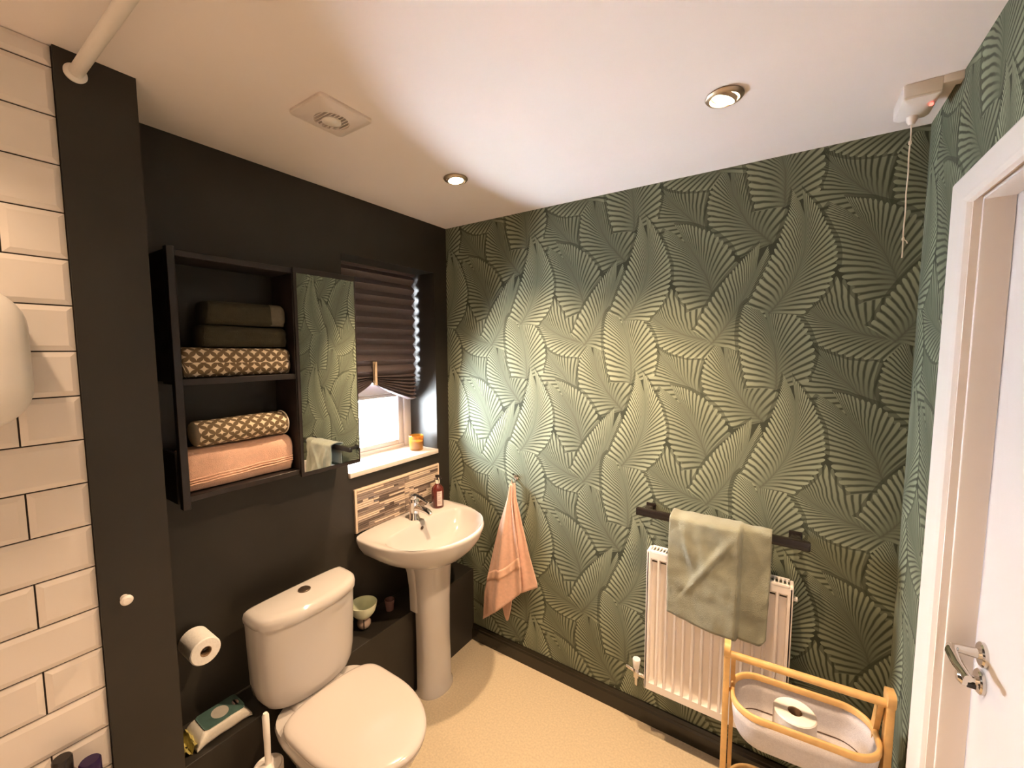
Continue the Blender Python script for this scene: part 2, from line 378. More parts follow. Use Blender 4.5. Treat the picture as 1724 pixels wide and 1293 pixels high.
# door casing
tr = sstruct('trim_1', (XR, DY1, 0)); part(tr, 'white moulded door casing around the doorway')
def casing(name, pts):
    prof = [(0, 0), (0, .014), (.010, .019), (.024, .017), (.050, .012), (.060, .012), (.072, .008), (.076, 0)]   # across width from outer edge, proud of wall
    m = MB(); rings = []
    for (yo, zo), (yi, zi) in pts:
        rings.append([(XR-d, lerp(yo, yi, a/.076), lerp(zo, zi, a/.076)) for a, d in prof])
    m.loft(rings, (True, True), closed=False); return m.build(name, 'white', tr, angle=20)
casing('casing_upright', [((-.342, 0), (-.418, 0)), ((-.342, 2.021), (-.418, 1.945+.012))])
casing('casing_head', [((-.342, 2.021), (-.418, 1.957)), ((-1.265, 2.021), (-1.189, 1.957))])
casing('casing_upright', [((-1.265, 2.021), (-1.189, 1.957)), ((-1.265, 0), (-1.189, 0))])
MB().box(XR, XR+.12, -.424, -.405, 0, 1.985).build('lining', 'white', tr, smooth=False)
MB().box(XR, XR+.12, -1.19, -1.171, 0, 1.985).build('lining', 'white', tr, smooth=False)
MB().box(XR, XR+.12, -1.171, -.424, 1.966, 1.985).build('lining', 'white', tr, smooth=False)
MB().box(XR+.013, XR+.061, -.434, -.424, 0, 1.966, bev=.002).build('door_stop', 'white', tr)
MB().box(XR+.013, XR+.061, -1.171, -1.161, 0, 1.966, bev=.002).build('door_stop', 'white', tr)
MB().box(XR+.013, XR+.061, -1.161, -.434, 1.956, 1.966, bev=.002).build('door_stop', 'white', tr)
XD = XR+.062
dr = sstruct('door_1', (XD, -.43, 0)); part(dr, 'closed white bathroom door with lever handle')
dl = MB().box(XD, XD+.038, -1.168, -.427, .006, 1.963, bev=.002)
dl.build('door_leaf', 'door', dr)
HY, HZ = -.482, .975
hd = MB().lathe([(.0, 0), (.026, 0), (.026, -.006), (.023, -.009), (0, -.009)], (XD, HY, HZ), 'x').build('handle', 'chrome', dr); part(hd, 'chrome lever handle')
MB().tube([(XD-.009, HY, HZ), (XD-.040, HY, HZ), (XD-.052, HY-.006, HZ), (XD-.056, HY-.022, HZ-.001), (XD-.054, HY-.06, HZ-.005), (XD-.050, HY-.105, HZ-.004)],
          [.011, .010, .011, .011, .010, .007], 14).build('lever', 'chrome', hd)
tt = MB().lathe([(0, 0), (.026, 0), (.026, -.006), (.023, -.009), (0, -.009)], (XD, HY, HZ-.062), 'x').build('thumb_turn', 'chrome', dr); part(tt, 'chrome privacy lock')
MB().lathe([(.009, -.009), (.009, -.022), (.017, -.026), (.017, -.034), (.010, -.040), (0, -.040)], (XD, HY, HZ-.062), 'x').build('turn_knob', 'chrome', tt)
MB().box(XD-.026, XD-.012, HY-.014, HY-.004, HZ-.075, HZ-.066).build('lock_tab', 'black', tt)

# window
wn = sstruct('window_1', (-.2, -.375, WZ0)); part(wn, 'white framed window with a dark reveal')
def fr(name, y0, y1, z0, z1, x0=-.262, x1=-.2): return MB().box(x0, x1, y0, y1, z0, z1, bev=.006).build(name, 'upvc', wn)
fr('window_frame', WY1-.052, WY1, WZ0, WZ1); fr('window_frame', WY0, WY0+.052, WZ0, WZ1)
fr('window_frame', WY0+.052, WY1-.052, WZ0, WZ0+.022); fr('window_frame', WY0+.052, WY1-.052, WZ1-.05, WZ1)
fr('transom', WY0+.052, WY1-.052, 1.402, 1.462)
fr('sash', WY1-.090, WY1-.054, WZ0+.022, 1.402, -.256, -.208); fr('sash', WY0+.054, WY0+.090, WZ0+.022, 1.402, -.256, -.208)
fr('sash', WY0+.090, WY1-.090, WZ0+.022, WZ0+.048, -.256, -.208); fr('sash', WY0+.090, WY1-.090, 1.380, 1.402, -.256, -.208)
MB().box(-.236, -.230, WY0+.088, WY1-.088, WZ0+.046, 1.382).build('pane', 'glass', wn, smooth=False)
MB().box(-.236, -.230, WY0+.050, WY1-.050, 1.460, WZ1-.048).build('pane', 'glass', wn, smooth=False)
MB().box(-.262, .012, WY0+.001, WY1-.001, WZ0-.02, WZ0+.004, bev=.004).build('sill', 'sill', wn)

# ================================================================== LAMPS
def downlight(i, x, y, aim, watts, cone):
    lab = ['round recessed ceiling downlight nearest the window corner, lit', 'round recessed ceiling downlight above the radiator, tilted and lit',
           'round recessed downlight over the tap end of the bath', 'round recessed downlight over the far end of the bath'][i]
    t = thing('downlight', (x, y, H), lab, 'downlight', 'ceiling downlights')
    MB().lathe([(.033, .0), (.045, -.001), (.0465, -.004), (.043, -.009), (.036, -.011), (.0335, -.006), (.033, .0)], (x, y, H), 'z', 40).build('bezel', 'nickel', t)
    ax, ay = aim
    d = Vector((ax, ay, -1)).normalized(); sx = d.cross(Vector((0, 1, 0))).normalized(); sy = d.cross(sx)
    m = MB(); rings = []
    for rad, h in ((.0335, -.006), (.032, .003), (.0295, .0042), (.028, .002)):
        rings.append([Vector((x, y, H))+(sx*math.cos(2*PI*j/36)+sy*math.sin(2*PI*j/36))*rad+d*(h+.007) for j in range(36)])
    m.loft(rings, (False, False)); m.build('lamp_holder', 'nickel', t)
    m = MB(); rings = []
    for rad, h in ((.0282, .003), (.022, .0065), (.012, .0085), (.001, .009)):
        rings.append([Vector((x, y, H))+(sx*math.cos(2*PI*j/28)+sy*math.sin(2*PI*j/28))*rad+d*(h+.007) for j in range(28)])
    m.loft(rings, (True, True)); m.build('bulb', 'bulb', t)
    L = bpy.data.lights.new('downlight_beam', 'SPOT'); L.energy = watts; L.color = WARM; L.shadow_soft_size = .022
    L.spot_size = math.radians(cone); L.spot_blend = 0.9
    o = bpy.data.objects.new('downlight_beam', L); COL.objects.link(o); o.parent = t
    o.location = d*.030; o.rotation_euler = d.to_track_quat('-Z', 'Y').to_euler()
for i, ((x, y), aim, wts, cone) in enumerate(LAMPS): downlight(i, x, y, aim, wts, cone)

# ================================================================== TOILET
t = thing('toilet', (.40, -.965, 0), 'white close coupled toilet with closed lid and tall cistern', 'toilet')
TY = -.968
def dshape(xb, xf, yc, hb, n=48, flat=.0, pw=.55, xm=None, fp=1.0, fq=1.0):
    """D outline: rounded-flat back at xb, elliptical front reaching xf, half breadth hb"""
    xm = lerp(xb, xf, .45) if xm is None else xm; pts = []
    for j in range(n):
        a = 2*PI*j/n; c, s_ = math.cos(a), math.sin(a)
        if c >= 0: pts.append((xm+(xf-xm)*c**fp, yc+hb*math.copysign(abs(s_)**fq, s_)))
        else: pts.append((xm-(xm-xb)*abs(c)**pw, yc+hb*math.copysign(abs(s_)**.75, s_)))
    return pts
cs = MB(); prof = [(.418, .128, .020), (.421, .142, .008), (.432, .156, .002), (.455, .168, .0), (.50, .1755, 0), (.62, .180, 0), (.725, .183, 0)]
def cist(z, hb, ins, xf=.262):
    return [(x, y, z) for x, y in dshape(.098+ins, xf-ins, TY, hb, 56, pw=.22, xm=.150, fp=.62, fq=.92)]
cs.loft([cist(z, hb, ins, lerp(.258, .268, (z-.41)/.32)) for z, hb, ins in prof]); ci = cs.build('cistern', 'ceramic', t, angle=50)
lidm = MB(); lidm.loft([cist(z, hb, ins, .276) for z, hb, ins in [(.724, .183, .004), (.727, .187, .000), (.742, .188, -.001), (.756, .185, .002), (.764, .176, .010), (.768, .160, .022)]])
lidm.build('cistern_lid', 'ceramic', ci, angle=50)
MB().lathe([(.0, .0), (.021, .0), (.021, .004), (.018, .006), (.0, .006)], (.168, TY, .7675), 'z', 28).build('flush_button', 'darkchrome', ci)
# pan: pedestal foot to rim
def panring(z, xb, xf, hb): return [(x, y, z) for x, y in dshape(xb, xf, TY, hb, 48, pw=.4)]
pm = MB(); pm.loft([panring(*a) for a in [(0, .21, .56, .100), (.02, .205, .575, .108), (.12, .20, .56, .098), (.22, .195, .59, .110), (.30, .19, .65, .145), (.36, .185, .69, .170), (.395, .183, .705, .178), (.404, .185, .70, .174)]])
pm.box(.183, .30, TY-.10, TY+.10, .30, .417, bev=.02); pm.build('pan', 'ceramic', t, angle=50)
sm = MB(); sm.loft([[(x, y, z) for x, y in dshape(.272+i, .716-i, TY, .178-i, 56, pw=.3, xm=.46)] for z, i in [(.404, .008), (.406, .002), (.414, 0), (.420, .003)]]); sm.build('seat_ring', 'seat', t, angle=50)
sm = MB(); sm.loft([[(x, y, z) for x, y in dshape(.268+i, .722-i, TY, .181-i, 56, pw=.3, xm=.46)] for z, i in [(.4215, .006), (.424, .001), (.430, 0), (.437, .004), (.441, .014), (.4435, .035), (.4455, .08), (.4465, .13), (.4468, .17)]]); sm.build('seat_lid', 'seat', t, angle=60)
for sgn in (-1, 1):
    MB().lathe([(.0, -.02), (.011, -.02), (.011, .02), (.0, .02)], (.282, TY+sgn*.075, .426), 'y', 16).build('hinge', 'seat', t)

# ================================================================== BASIN
BY = -.372; BZ = .808
t = thing('basin', (.2, BY, 0), 'white pedestal wash basin under the window with mixer tap', 'basin')
def brim(z, xf, hb, xb=.004, n=64, pw=.25, xm=.14): return [(x, y, z) for x, y in dshape(xb, xf, BY, hb, n, pw=pw, xm=xm)]
def bell(z, cx, ax, ay, n=64):
    out = []
    for j in range(n):
        a = 2*PI*j/n; c, s_ = math.cos(a), math.sin(a)
        out.append((cx+ax*c, BY+ay*s_, z))
    return out
bm_ = MB()
rings = [brim(.640, .30, .105, .06, pw=.5), brim(.655, .345, .155, .03, pw=.4), brim(.69, .395, .215, .010), brim(.73, .435, .262), brim(.765, .456, .283), brim(.792, .464, .292),
         brim(BZ-.006, .466, .294), brim(BZ, .461, .290)]
def inner(z, xb, xf, hb, pw=.7): return [(x, y, z) for x, y in dshape(xb, xf, BY, hb, 64, pw=pw, xm=lerp(xb, xf, .38))]
rings += [inner(BZ+.001, .138, .446, .258, .45), inner(BZ-.003, .142, .442, .254, .45), inner(BZ-.012, .147, .436, .249, .45), inner(BZ-.045, .158, .420, .232, .5), inner(BZ-.085, .178, .392, .200), inner(BZ-.115, .20, .350, .145), inner(BZ-.128, .24, .305, .07), inner(BZ-.132, .255, .290, .025)]
bm_.loft(rings, (True, True)); bowl_o = bm_.build('bowl', 'ceramic', t, angle=55)
MB().lathe([(0, .001), (.020, .001), (.021, .004), (.017, .005), (0, .004)], (.272, BY, BZ-.133), 'z', 24).build('waste', 'chrome', bowl_o)
ov = MB().lathe([(0, 0), (.0085, 0), (.0085, .002), (0, .002)], (.158, BY, BZ-.028), 'x', 20).build('overflow', 'shade', bowl_o)
pd = MB()
def pring(z, xf, hb, xb): return [(x, y, z) for x, y in dshape(xb, xf, BY, hb, 40, pw=.25, xm=xb+.05)]
pd.loft([pring(*a) for a in [(0.0, .302, .097, .180), (.012, .302, .097, .180), (.03, .294, .090, .180), (.25, .288, .088, .180), (.45, .290, .091, .180), (.60, .300, .097, .180), (.66, .312, .104, .180)]], (True, True))
pd.loft([pring(*a) for a in [(.414, .235, .095, .150), (.52, .235, .097, .148), (.60, .240, .102, .140), (.66, .250, .108, .120)]], (True, True))
pd.build('pedestal', 'ceramic', t, angle=50)
# mixer tap
TX, TYB = .095, -.362
tp = MB().lathe([(0, -.004), (.029, -.004), (.029, .004), (.024, .010), (.0225, .05), (.025, .085), (.024, .100), (.017, .108), (0, .110)], (TX, TYB, BZ), 'z', 28).build('tap', 'chrome', t); part(tp, 'chrome mixer tap')
MB().tube([(TX+.010, TYB, BZ+.058), (TX+.05, TYB, BZ+.062), (TX+.095, TYB, BZ+.056), (TX+.112, TYB, BZ+.046)], [.017, .0155, .0135, .012], 16).build('spout', 'chrome', tp)
MB().lathe([(0, .104), (.024, .104), (.026, .110), (.025, .122), (.015, .128), (0, .129)], (TX, TYB, BZ), 'z', 24).build('tap_cap', 'chrome', tp)
MB().tube([(TX+.010, TYB, BZ+.118), (TX+.045, TYB+.003, BZ+.113), (TX+.092, TYB+.006, BZ+.096)], [.011, .009, .0065], 12).build('lever', 'chrome', tp)

# ================================================================== SPLASHBACK
SY0, SY1, SZ0, SZ1 = -.634, -.094, .8095, 1.012
t = thing('tile_splashback', (0, BY, SZ0), 'splashback of thin brown and cream mosaic strips behind the basin', 'splashback')
MB().box(0, .006, SY0, SY1, SZ0, SZ1).build('backing', 'mosg', t, smooth=False)
for nm, a in (('edge_trim', (SY0, SY0+.012, SZ0, SZ1)), ('edge_trim', (SY1-.008, SY1, SZ0, SZ1)), ('edge_trim', (SY0+.012, SY1-.008, SZ1-.013, SZ1)), ):
    MB().box(0, .012, *a, bev=.003).build(nm, 'beige', t)
unit = {}
rowz = SZ0+.004; nrow = 18; rh = (SZ1-.015-rowz)/nrow
rs = random.Random(3)
for rI in range(nrow):
    y = SY0+.013
    halves = [(-.343), (SY1-.009)]
    for lim in halves:
        while y < lim-.004:
            L = rs.choice([.03, .06, .09, .12, .15]); y1 = min(lim, y+L)
            if lim-y1 < .018: y1 = lim
            kind = rs.choices(['mos0', 'mos1', 'mos2'], [.46, .36, .18])[0]
            if kind not in unit:
                o = MB().box(0, 1, -.5, .5, -.5, .5).build('mosaic_strip', kind, t, smooth=False, local=True); unit[kind] = o
            else: o = unit[kind].copy(); COL.objects.link(o)
            o.parent = t; o.location = (.005, (y+y1)/2-BY, rowz+(rI+.5)*rh-SZ0); o.scale = (rs.uniform(.0035, .0055), y1-y-.0016, rh-.0030)
            y = y1
        y = lim+.002

# ================================================================== CABINET WITH MIRROR
CY0, CYM, CY1 = -1.303, -.950, -.699; CZ0, CZ1 = 1.188, 1.925
t = thing('shelf_cabinet', (0, -1.0, CZ0), 'dark wooden wall cabinet with two open shelves and a mirror door', 'cabinet')
def cb(n, *a, m='wood'): return MB().box(*a, bev=.0015, seg=1).build(n, m, t)
cb('front_post', .122, .145, CY0, CY0+.020, CZ0-.02, CZ1+.008)
cb('side_panel', 0.0, .122, CY0, CY0+.016, 1.545, CZ1)
cb('side_panel', 0.0, .104, CY0, CY0+.012, CZ0-.01, 1.335)
cb('top_panel', 0.0, .140, CY0+.016, CY1-.016, CZ1-.018, CZ1)
cb('shelf', 0.0, .142, CY0+.016, CYM, 1.536, 1.555)
cb('bottom_panel', 0.0, .140, CY0+.016, CY1-.016, CZ0, CZ0+.018)
cb('divider', 0.0, .142, CYM, CYM+.016, CZ0+.018, CZ1-.018)
cb('back_panel', 0.0, .006, CYM+.016, CY1-.016, CZ0+.018, CZ1-.018)
cb('side_panel', 0.0, .134, CY1-.016, CY1, CZ0, CZ1)
md = MB().box(.142, .150, CYM+.002, CY1, CZ0-.010, CZ1+.004, bev=.001, seg=1).build('mirror_door', 'wood', t)
MB().box(.150, .1515, CYM+.012, CY1-.007, CZ0+.006, CZ1-.016).build('mirror', 'mirror', md, smooth=False)

# ---------------------------------------------------------------- towels on the shelves
def fold_towel(y0, y1, z0, z1, x0, x1, layers=3, seed=0, lump=.004, ny=40):
    """a folded towel lying along y: rounded front folds, one bulge per layer"""
    n = 56; rings = []; uvs = []
    cx, cz, hx, hz = (x0+x1)/2, (z0+z1)/2, (x1-x0)/2, (z1-z0)/2
    for i in range(ny+1):
        y = lerp(y0, y1, i/ny); endf = min(1, min(i, ny-i)/2.0); sh = .86+.14*math.sin(endf*PI/2)
        rg = []; uvr = []; acc = 0; prev = None
        for j in range(n+1):
            a = 2*PI*j/n; c, s_ = math.cos(a), math.sin(a)
            px = math.copysign(abs(c)**.45, c)*hx; pz = math.copysign(abs(s_)**.55, s_)*hz
            lay = (pz/hz*.5+.5)*layers; groove = abs((lay % 1)-.5)*2
            if abs(c) > .3: px *= 1-.09*groove**4
            px += lump*nz(y*9+seed, px*10, pz*14); pz += lump*nz(y*7+seed*3.1, px*12+5, 2.0)*(1 if s_ > -.3 else 0)
            p = Vector((cx+px*sh, y, cz+pz*sh)) if s_ > -.75 else Vector((cx+px*sh, y, cz-hz+max(0, (pz+hz))*.5))
            if prev is not None: acc += (Vector((p.x, 0, p.z))-prev).length
            prev = Vector((p.x, 0, p.z))
            uvr.append((y, acc))
            if j < n: rg.append(p)
        rings.append(rg); uvs.append(uvr)
    m = MB(); m.loft(rings, (True, True), uvs=uvs); return m
def roll_towel(y0, y1, yc_off, cx, cz, rad, seed=0, ny=24):
    n = 40; rings = []; uvs = []
    for i in range(ny+1):
        y = lerp(y0, y1, i/ny); rg = []; uvr = []
        sh = .93 if i in (0, ny) else 1.0
        for j in range(n+1):
            a = 2*PI*j/n; rr = rad*sh*(1+.05*math.cos(2*a+.5))+.002*nz(y*12+seed, a*2)
            uvr.append((y, rad*a))
            if j < n: rg.append((cx+rr*1.12*math.cos(a), y, cz+rr*.92*math.sin(a)))
        rings.append(rg); uvs.append(uvr)
    m = MB(); m.loft(rings, (True, True), uvs=uvs); return m
T = thing('folded_towel', (.07, -1.11, 1.555), 'star patterned bath towel folded flat on the upper cabinet shelf', 'towel', 'towels in the cabinet')
fold_towel(-1.278, -.957, 1.5555, 1.648, .012, .132, 2, 1).build('towel_cloth', 'star', T, angle=80)
T = thing('folded_towel', (.07, -1.085, 1.648), 'plain dark olive towel folded between patterned and banded towels', 'towel', 'towels in the cabinet')
fold_towel(-1.215, -.962, 1.6485, 1.718, .014, .122, 2, 4).build('towel_cloth', 'darktowel', T, angle=80)
T = thing('folded_towel', (.07, -1.08, 1.718), 'dark olive towel with grey band, topmost on the upper shelf', 'towel', 'towels in the cabinet')
fold_towel(-1.20, -.972, 1.7185, 1.795, .014, .122, 1, 7).build('towel_cloth', 'darktowel', T, angle=80)
part(fold_towel(-1.022, -.966, 1.7195, 1.7955, .013, .1245, 1, 7, ny=8).build('woven_band', 'greyband', T, angle=80), 'grey woven band')
T = thing('folded_towel', (.07, -1.11, 1.206), 'thick folded salmon pink towel on the bottom cabinet shelf', 'towel', 'towels in the cabinet')
fold_towel(-1.290, -.957, 1.2065, 1.335, .012, .119, 1, 11, .006).build('towel_cloth', 'pink', T, angle=80)
m = MB()
for zz in (1.232, 1.240, 1.248): m.tube([(.1205+.001*math.sin(k_*3.), lerp(-1.275, -.962, k_/16), zz+.012*k_/16+.003*nz(k_*.6, zz*30)) for k_ in range(17)], .0022, 6)
part(m.build('ribbed_band', 'pinkband', T), 'ribbed woven band')
T = thing('rolled_towel', (.08, -1.11, 1.335), 'rolled star patterned towel lying on the pink towel', 'towel', 'towels in the cabinet')
roll_towel(-1.245, -.978, 0, .082, 1.380, .045, 3).build('towel_cloth', 'star', T, angle=60)
m = MB(); m.tube([(.082+.049*math.cos(a_/24*2*PI), -.977, 1.380+.0405*math.sin(a_/24*2*PI)) for a_ in range(25)], .0025, 6); part(m.build('hem', 'cream', T), 'cream hem')
m = MB(); m.tube([(.082+(.008+.032*k_/60)*1.12*math.cos(k_/60*5.5*PI), -.9765, 1.380+(.008+.032*k_/60)*.92*math.sin(k_/60*5.5*PI)) for k_ in range(61)], .0016, 5); m.build('spiral_edge', 'cream', T)

# ================================================================== WINDOW SILL / BLIND
bt = thing('pleated_blind', (-.155, -.375, 2.05), 'dark brown pleated paper blind gathered up by a peg', 'blind')
BX = -.150; by0, by1 = WY0+.008, WY1-.014
NP = 10; ztop, zb_ = WZ1-.004, 1.505
m = MB(); pz = (ztop-zb_)/NP
m.grid(24, NP*2, lambda a, b: (BX+(.013 if round(b*NP*2) % 2 else -.013), lerp(by0, by1, a)+.0, lerp(ztop, zb_, b)))
pb = m.build('pleats', 'blind', bt, smooth=False)
ycl = -.395; NF = 7
def fan(a, b):
    j = round(b*NF*2); y = lerp(by0, by1, a)
    d = abs(y-ycl)/((by1-ycl) if y > ycl else (ycl-by0))
    ze = zb_-.145*b; zc = zb_-.030*b
    tt_ = min(1, d*1.15)
    z = lerp(zc, ze, tt_**.8)
    amp = lerp(.013, lerp(.004, .013, d), min(1, b*2))
    return (BX+(amp if j % 2 else -amp), y, z)
m = MB(); m.grid(30, NF*2, fan); m.build('gathered_fan', 'blind', bt, smooth=False)
MB().box(BX-.018, BX+.018, by0, by1, WZ1-.012, WZ1).build('head_strip', 'blind', bt)
pg = MB()
for sx in (-1, 1):
    pg.loft([[(BX+.022+dx+sx*.006*k_, ycl+dy, z) for dx, dy in ((-.003, -h_), (.003, -h_), (.003, h_), (-.003, h_))] for z, h_, k_ in ((1.462, .006, 1.0), (1.50, .007, .7), (1.54, .007, .8), (1.580, .0045, 1.3))])
pg = pg.build('clothes_peg', 'peg', None); tag(pg, 'wooden clothes peg clipping the gathered bottom of the blind', 'peg')
T = thing('candle', (-.075, -.178, WZ0+.004), 'amber glass candle jar on the window sill', 'candle')
cz = WZ0+.0042; c = (-.075, -.178, cz)
MB().lathe([(.0, 0), (.034, 0), (.0375, .004), (.040, .080), (.0385, .081), (.0365, .079), (.034, .010), (.0, .009)], c, 'z', 32).build('glass_jar', 'amber', T)
MB().lathe([(.0, .0095), (.0335, .0105), (.0352, .050), (.0, .052)], c, 'z', 28).build('wax', 'wax', T)
MB().tube([(c[0], c[1], cz+.050), (c[0]+.001, c[1], cz+.066)], .0012, 6).build('wick', 'black', T)
# soap on the basin
c = (.082, -.182, BZ+.0005)
T = thing('soap_bottle', c, 'dark amber pump soap bottle on the corner of the basin', 'bottle')
MB().lathe([(0, 0), (.029, 0), (.032, .004), (.0325, .085), (.030, .102), (.020, .116), (.013, .122), (.013, .128), (0, .128)], c, 'z', 30).build('bottle_body', 'soap', T)
MB().lathe([(0, .128), (.0125, .128), (.0125, .142), (.0115, .146), (0, .146)], c, 'z', 20).build('collar', 'packwhite', T)
MB().lathe([(0, .146), (.004, .146), (.004, .160), (.012, .161), (.0125, .170), (0, .172)], c, 'z', 16).tube([(c[0], c[1], c[2]+.166), (c[0]+.020, c[1]-.006, c[2]+.166), (c[0]+.036, c[1]-.011, c[2]+.160)], [.006, .005, .004], 10).build('pump', 'black', T)
m = MB(); ang0 = math.atan2(-1.58, 1.52)
def curved(m, c, rad, a0, a1, z0, z1, n=8):
    m.loft([[(c[0]+rad*math.cos(lerp(a0, a1, i/n)), c[1]+rad*math.sin(lerp(a0, a1, i/n)), c[2]+z) for i in range(n+1)] for z in (z0, z1)], (False, False), closed=False); return m
part(curved(m, c, .0330, ang0-.10, ang0+.75, .014, .092).build('label', 'label', T), 'pale paper label')
m = MB()
for z in (.026, .032, .038, .050, .056, .070, .080): curved(m, c, .0333, ang0+.02, ang0+.02+.55*rs.uniform(.6, 1), z, z+.0022, 5)
m.build('label_print', 'print_', T)

# ================================================================== LEDGE ITEMS
LZ = .4102
T = thing('wipes_packet', (.085, -1.215, LZ), 'teal and white packet of wipes lying on the ledge by the toilet', 'packet')
m = MB(); rings = []
for i in range(17):
    y = lerp(-1.312, -1.154, i/16); e = min(1, min(i, 16-i)/3); hz_ = .006+.016*math.sin(e*PI/2); hx_ = .052-.002*e
    rings.append([(.098+px+.003*nz(y*20, px*30), y, LZ+hz_+pz_*1.0+.002*nz(y*30, pz_*60, 3)) for px, pz_ in rrect(0, 0, hx_, hz_, hz_*.7, 4)])
m.loft(rings); m.build('packet_body', 'packwhite', T, angle=60)
def top_patch(y0, y1, x0, x1, dz, mt, nm, oval=False):
    m = MB()
    if oval: pts = [((x0+x1)/2+(x1-x0)/2*math.cos(a_), (y0+y1)/2+(y1-y0)/2*math.sin(a_)) for a_ in [2*PI*i/24 for i in range(24)]]
    else: pts = rrect((x0+x1)/2, (y0+y1)/2, (x1-x0)/2, (y1-y0)/2, .012, 4)
    m.loft([[(x, y, LZ+.042) for x, y in pts], [(x, y, LZ+.0455+dz) for x, y in pts]]); return m.build(nm, mt, T)
top_patch(-1.285, -1.168, .056, .140, 0, 'teal', 'printed_panel'); top_patch(-1.252, -1.205, .070, .126, .0004, 'packwhite', 'oval_print', True); top_patch(-1.192, -1.174, .084, .112, .0004, 'label', 'reseal_tab')
m = MB(); m.grid(10, 6, lambda a, b: (.056+.086*b, -1.304-.036*a, LZ+.020+.012*nz(a*5, b*5, 1)+.012*math.sin(a*9)*(1-b*.4)-.016*a)); m.build('crimped_end', 'packgold', T)
c = (.085, -.662, LZ)
T = thing('stemmed_bowl', c, 'small pale green bowl on a round metal stand on the ledge', 'bowl')
MB().lathe([(.0, .052), (.018, .053), (.036, .061), (.049, .078), (.056, .100), (.058, .116), (.0555, .116), (.053, .100), (.046, .081), (.033, .066), (.0, .058)], c, 'z', 36).build('bowl', 'bowl', T)
MB().lathe([(0, 0), (.014, .001), (.024, .008), (.0295, .020), (.0295, .032), (.024, .044), (.014, .051), (0, .053)], c, 'z', 28).build('ball_stand', 'ball', T)
va = math.atan2(-1.1, 1.5)
MB().tube([(c[0]+.0305*math.cos(va)*math.cos(k_), c[1]+.0305*math.sin(va)*math.cos(k_), LZ+.026+.026*math.sin(k_)) for k_ in [-1.3+2.6*i/12 for i in range(13)]], .0022, 6).build('stand_wire', 'black', T)
m = MB().lathe([(0, 0), (.019, 0), (.0235, .05), (.0215, .051), (.018, .004), (0, .004)], (.075, -.510, LZ), 'z', 24).build('votive_glass', 'cupm'); tag(m, 'small mauve glass tumbler on the ledge near the basin pedestal', 'glass')

# ================================================================== TOILET ROLL + HOLDER, BRUSH, KNOB
def paper_roll(c, axis, rad, core, length, label, group):
    T = thing('toilet_roll', c, label, 'toilet roll', group)
    m = MB(); m.lathe([(core, 0), (rad-.003, 0), (rad, .003), (rad, length-.003), (rad-.003, length), (core, length)], c, axis, 40); m.build('tissue', 'paper', T)
    MB().lathe([(core, .001), (core, length-.001), (core-.002, length-.001), (core-.002, .001), (core, .001)], c, axis, 24).build('core', 'card', T); return T
RY, RZ = -1.262, .695
paper_roll((.020, RY, RZ), 'x', .042, .016, .098, 'white toilet roll on the wall holder above the wipes packet', 'toilet rolls')
T = thing('roll_holder', (0, RY, RZ), 'dark wall peg carrying the toilet roll beside the pillar', 'roll holder')
MB().lathe([(0, 0), (.017, 0), (.017, .010), (0, .010)], (0, RY, RZ), 'x', 20).build('wall_plate', 'black', T)
MB().tube([(.010, RY, RZ+.008), (.11, RY, RZ+.008)], .0075, 12).build('peg', 'black', T)
c = (.300, -1.180, 0)
T = thing('toilet_brush', c, 'white toilet brush standing in its tall holder left of the toilet', 'toilet brush')
MB().lathe([(0, 0), (.034, 0), (.037, .004), (.0425, .340), (.0405, .342), (.039, .340), (.034, .008), (0, .008)], c, 'z', 32).build('holder', 'plastic', T)
MB().lathe([(0, .334), (.038, .335), (.036, .344), (.010, .350), (0, .350)], c, 'z', 28).build('splash_lid', 'plastic', T)
MB().tube([(c[0], c[1], .344), (c[0]+.001, c[1], .43), (c[0]-.001, c[1], .508), (c[0]-.001, c[1], .517)], [.0085, .0095, .010, .006], 14).build('handle', 'plastic', T)
c = (XC, -1.468, 1.024)
m = MB().lathe([(0, 0), (.008, 0), (.007, .010), (.012, .016), (.0125, .022), (.008, .027), (0, .028)], c, 'x', 20).build('wall_knob', 'plastic'); tag(m, 'small white knob on the black pillar', 'knob')

# ================================================================== TILED WALL ITEMS
c = (.2415, -1.705, 1.625)
T = thing('shower_unit', c, 'white rounded wall unit on the tiled wall', 'shower unit')
m = MB(); rings = []
for x, i in ((0, .006), (.004, 0), (.060, .0), (.078, .006), (.090, .020), (.096, .045), (.098, .075)):
    hy, hz_ = .115-i, .145-i
    rings.append([(c[0]+x, c[1]+py, c[2]+pz_) for py, pz_ in rrect(0, 0, hy, hz_, max(.02, .085-i*.6), 8)])
m.loft(rings); m.build('cover', 'plastic', T, angle=50)
MB().lathe([(.0, .0), (.034, .0), (.032, .014), (.0, .016)], (c[0]+.094, c[1]-.03, c[2]-.03), 'x', 32).build('dial', 'plastic', T)
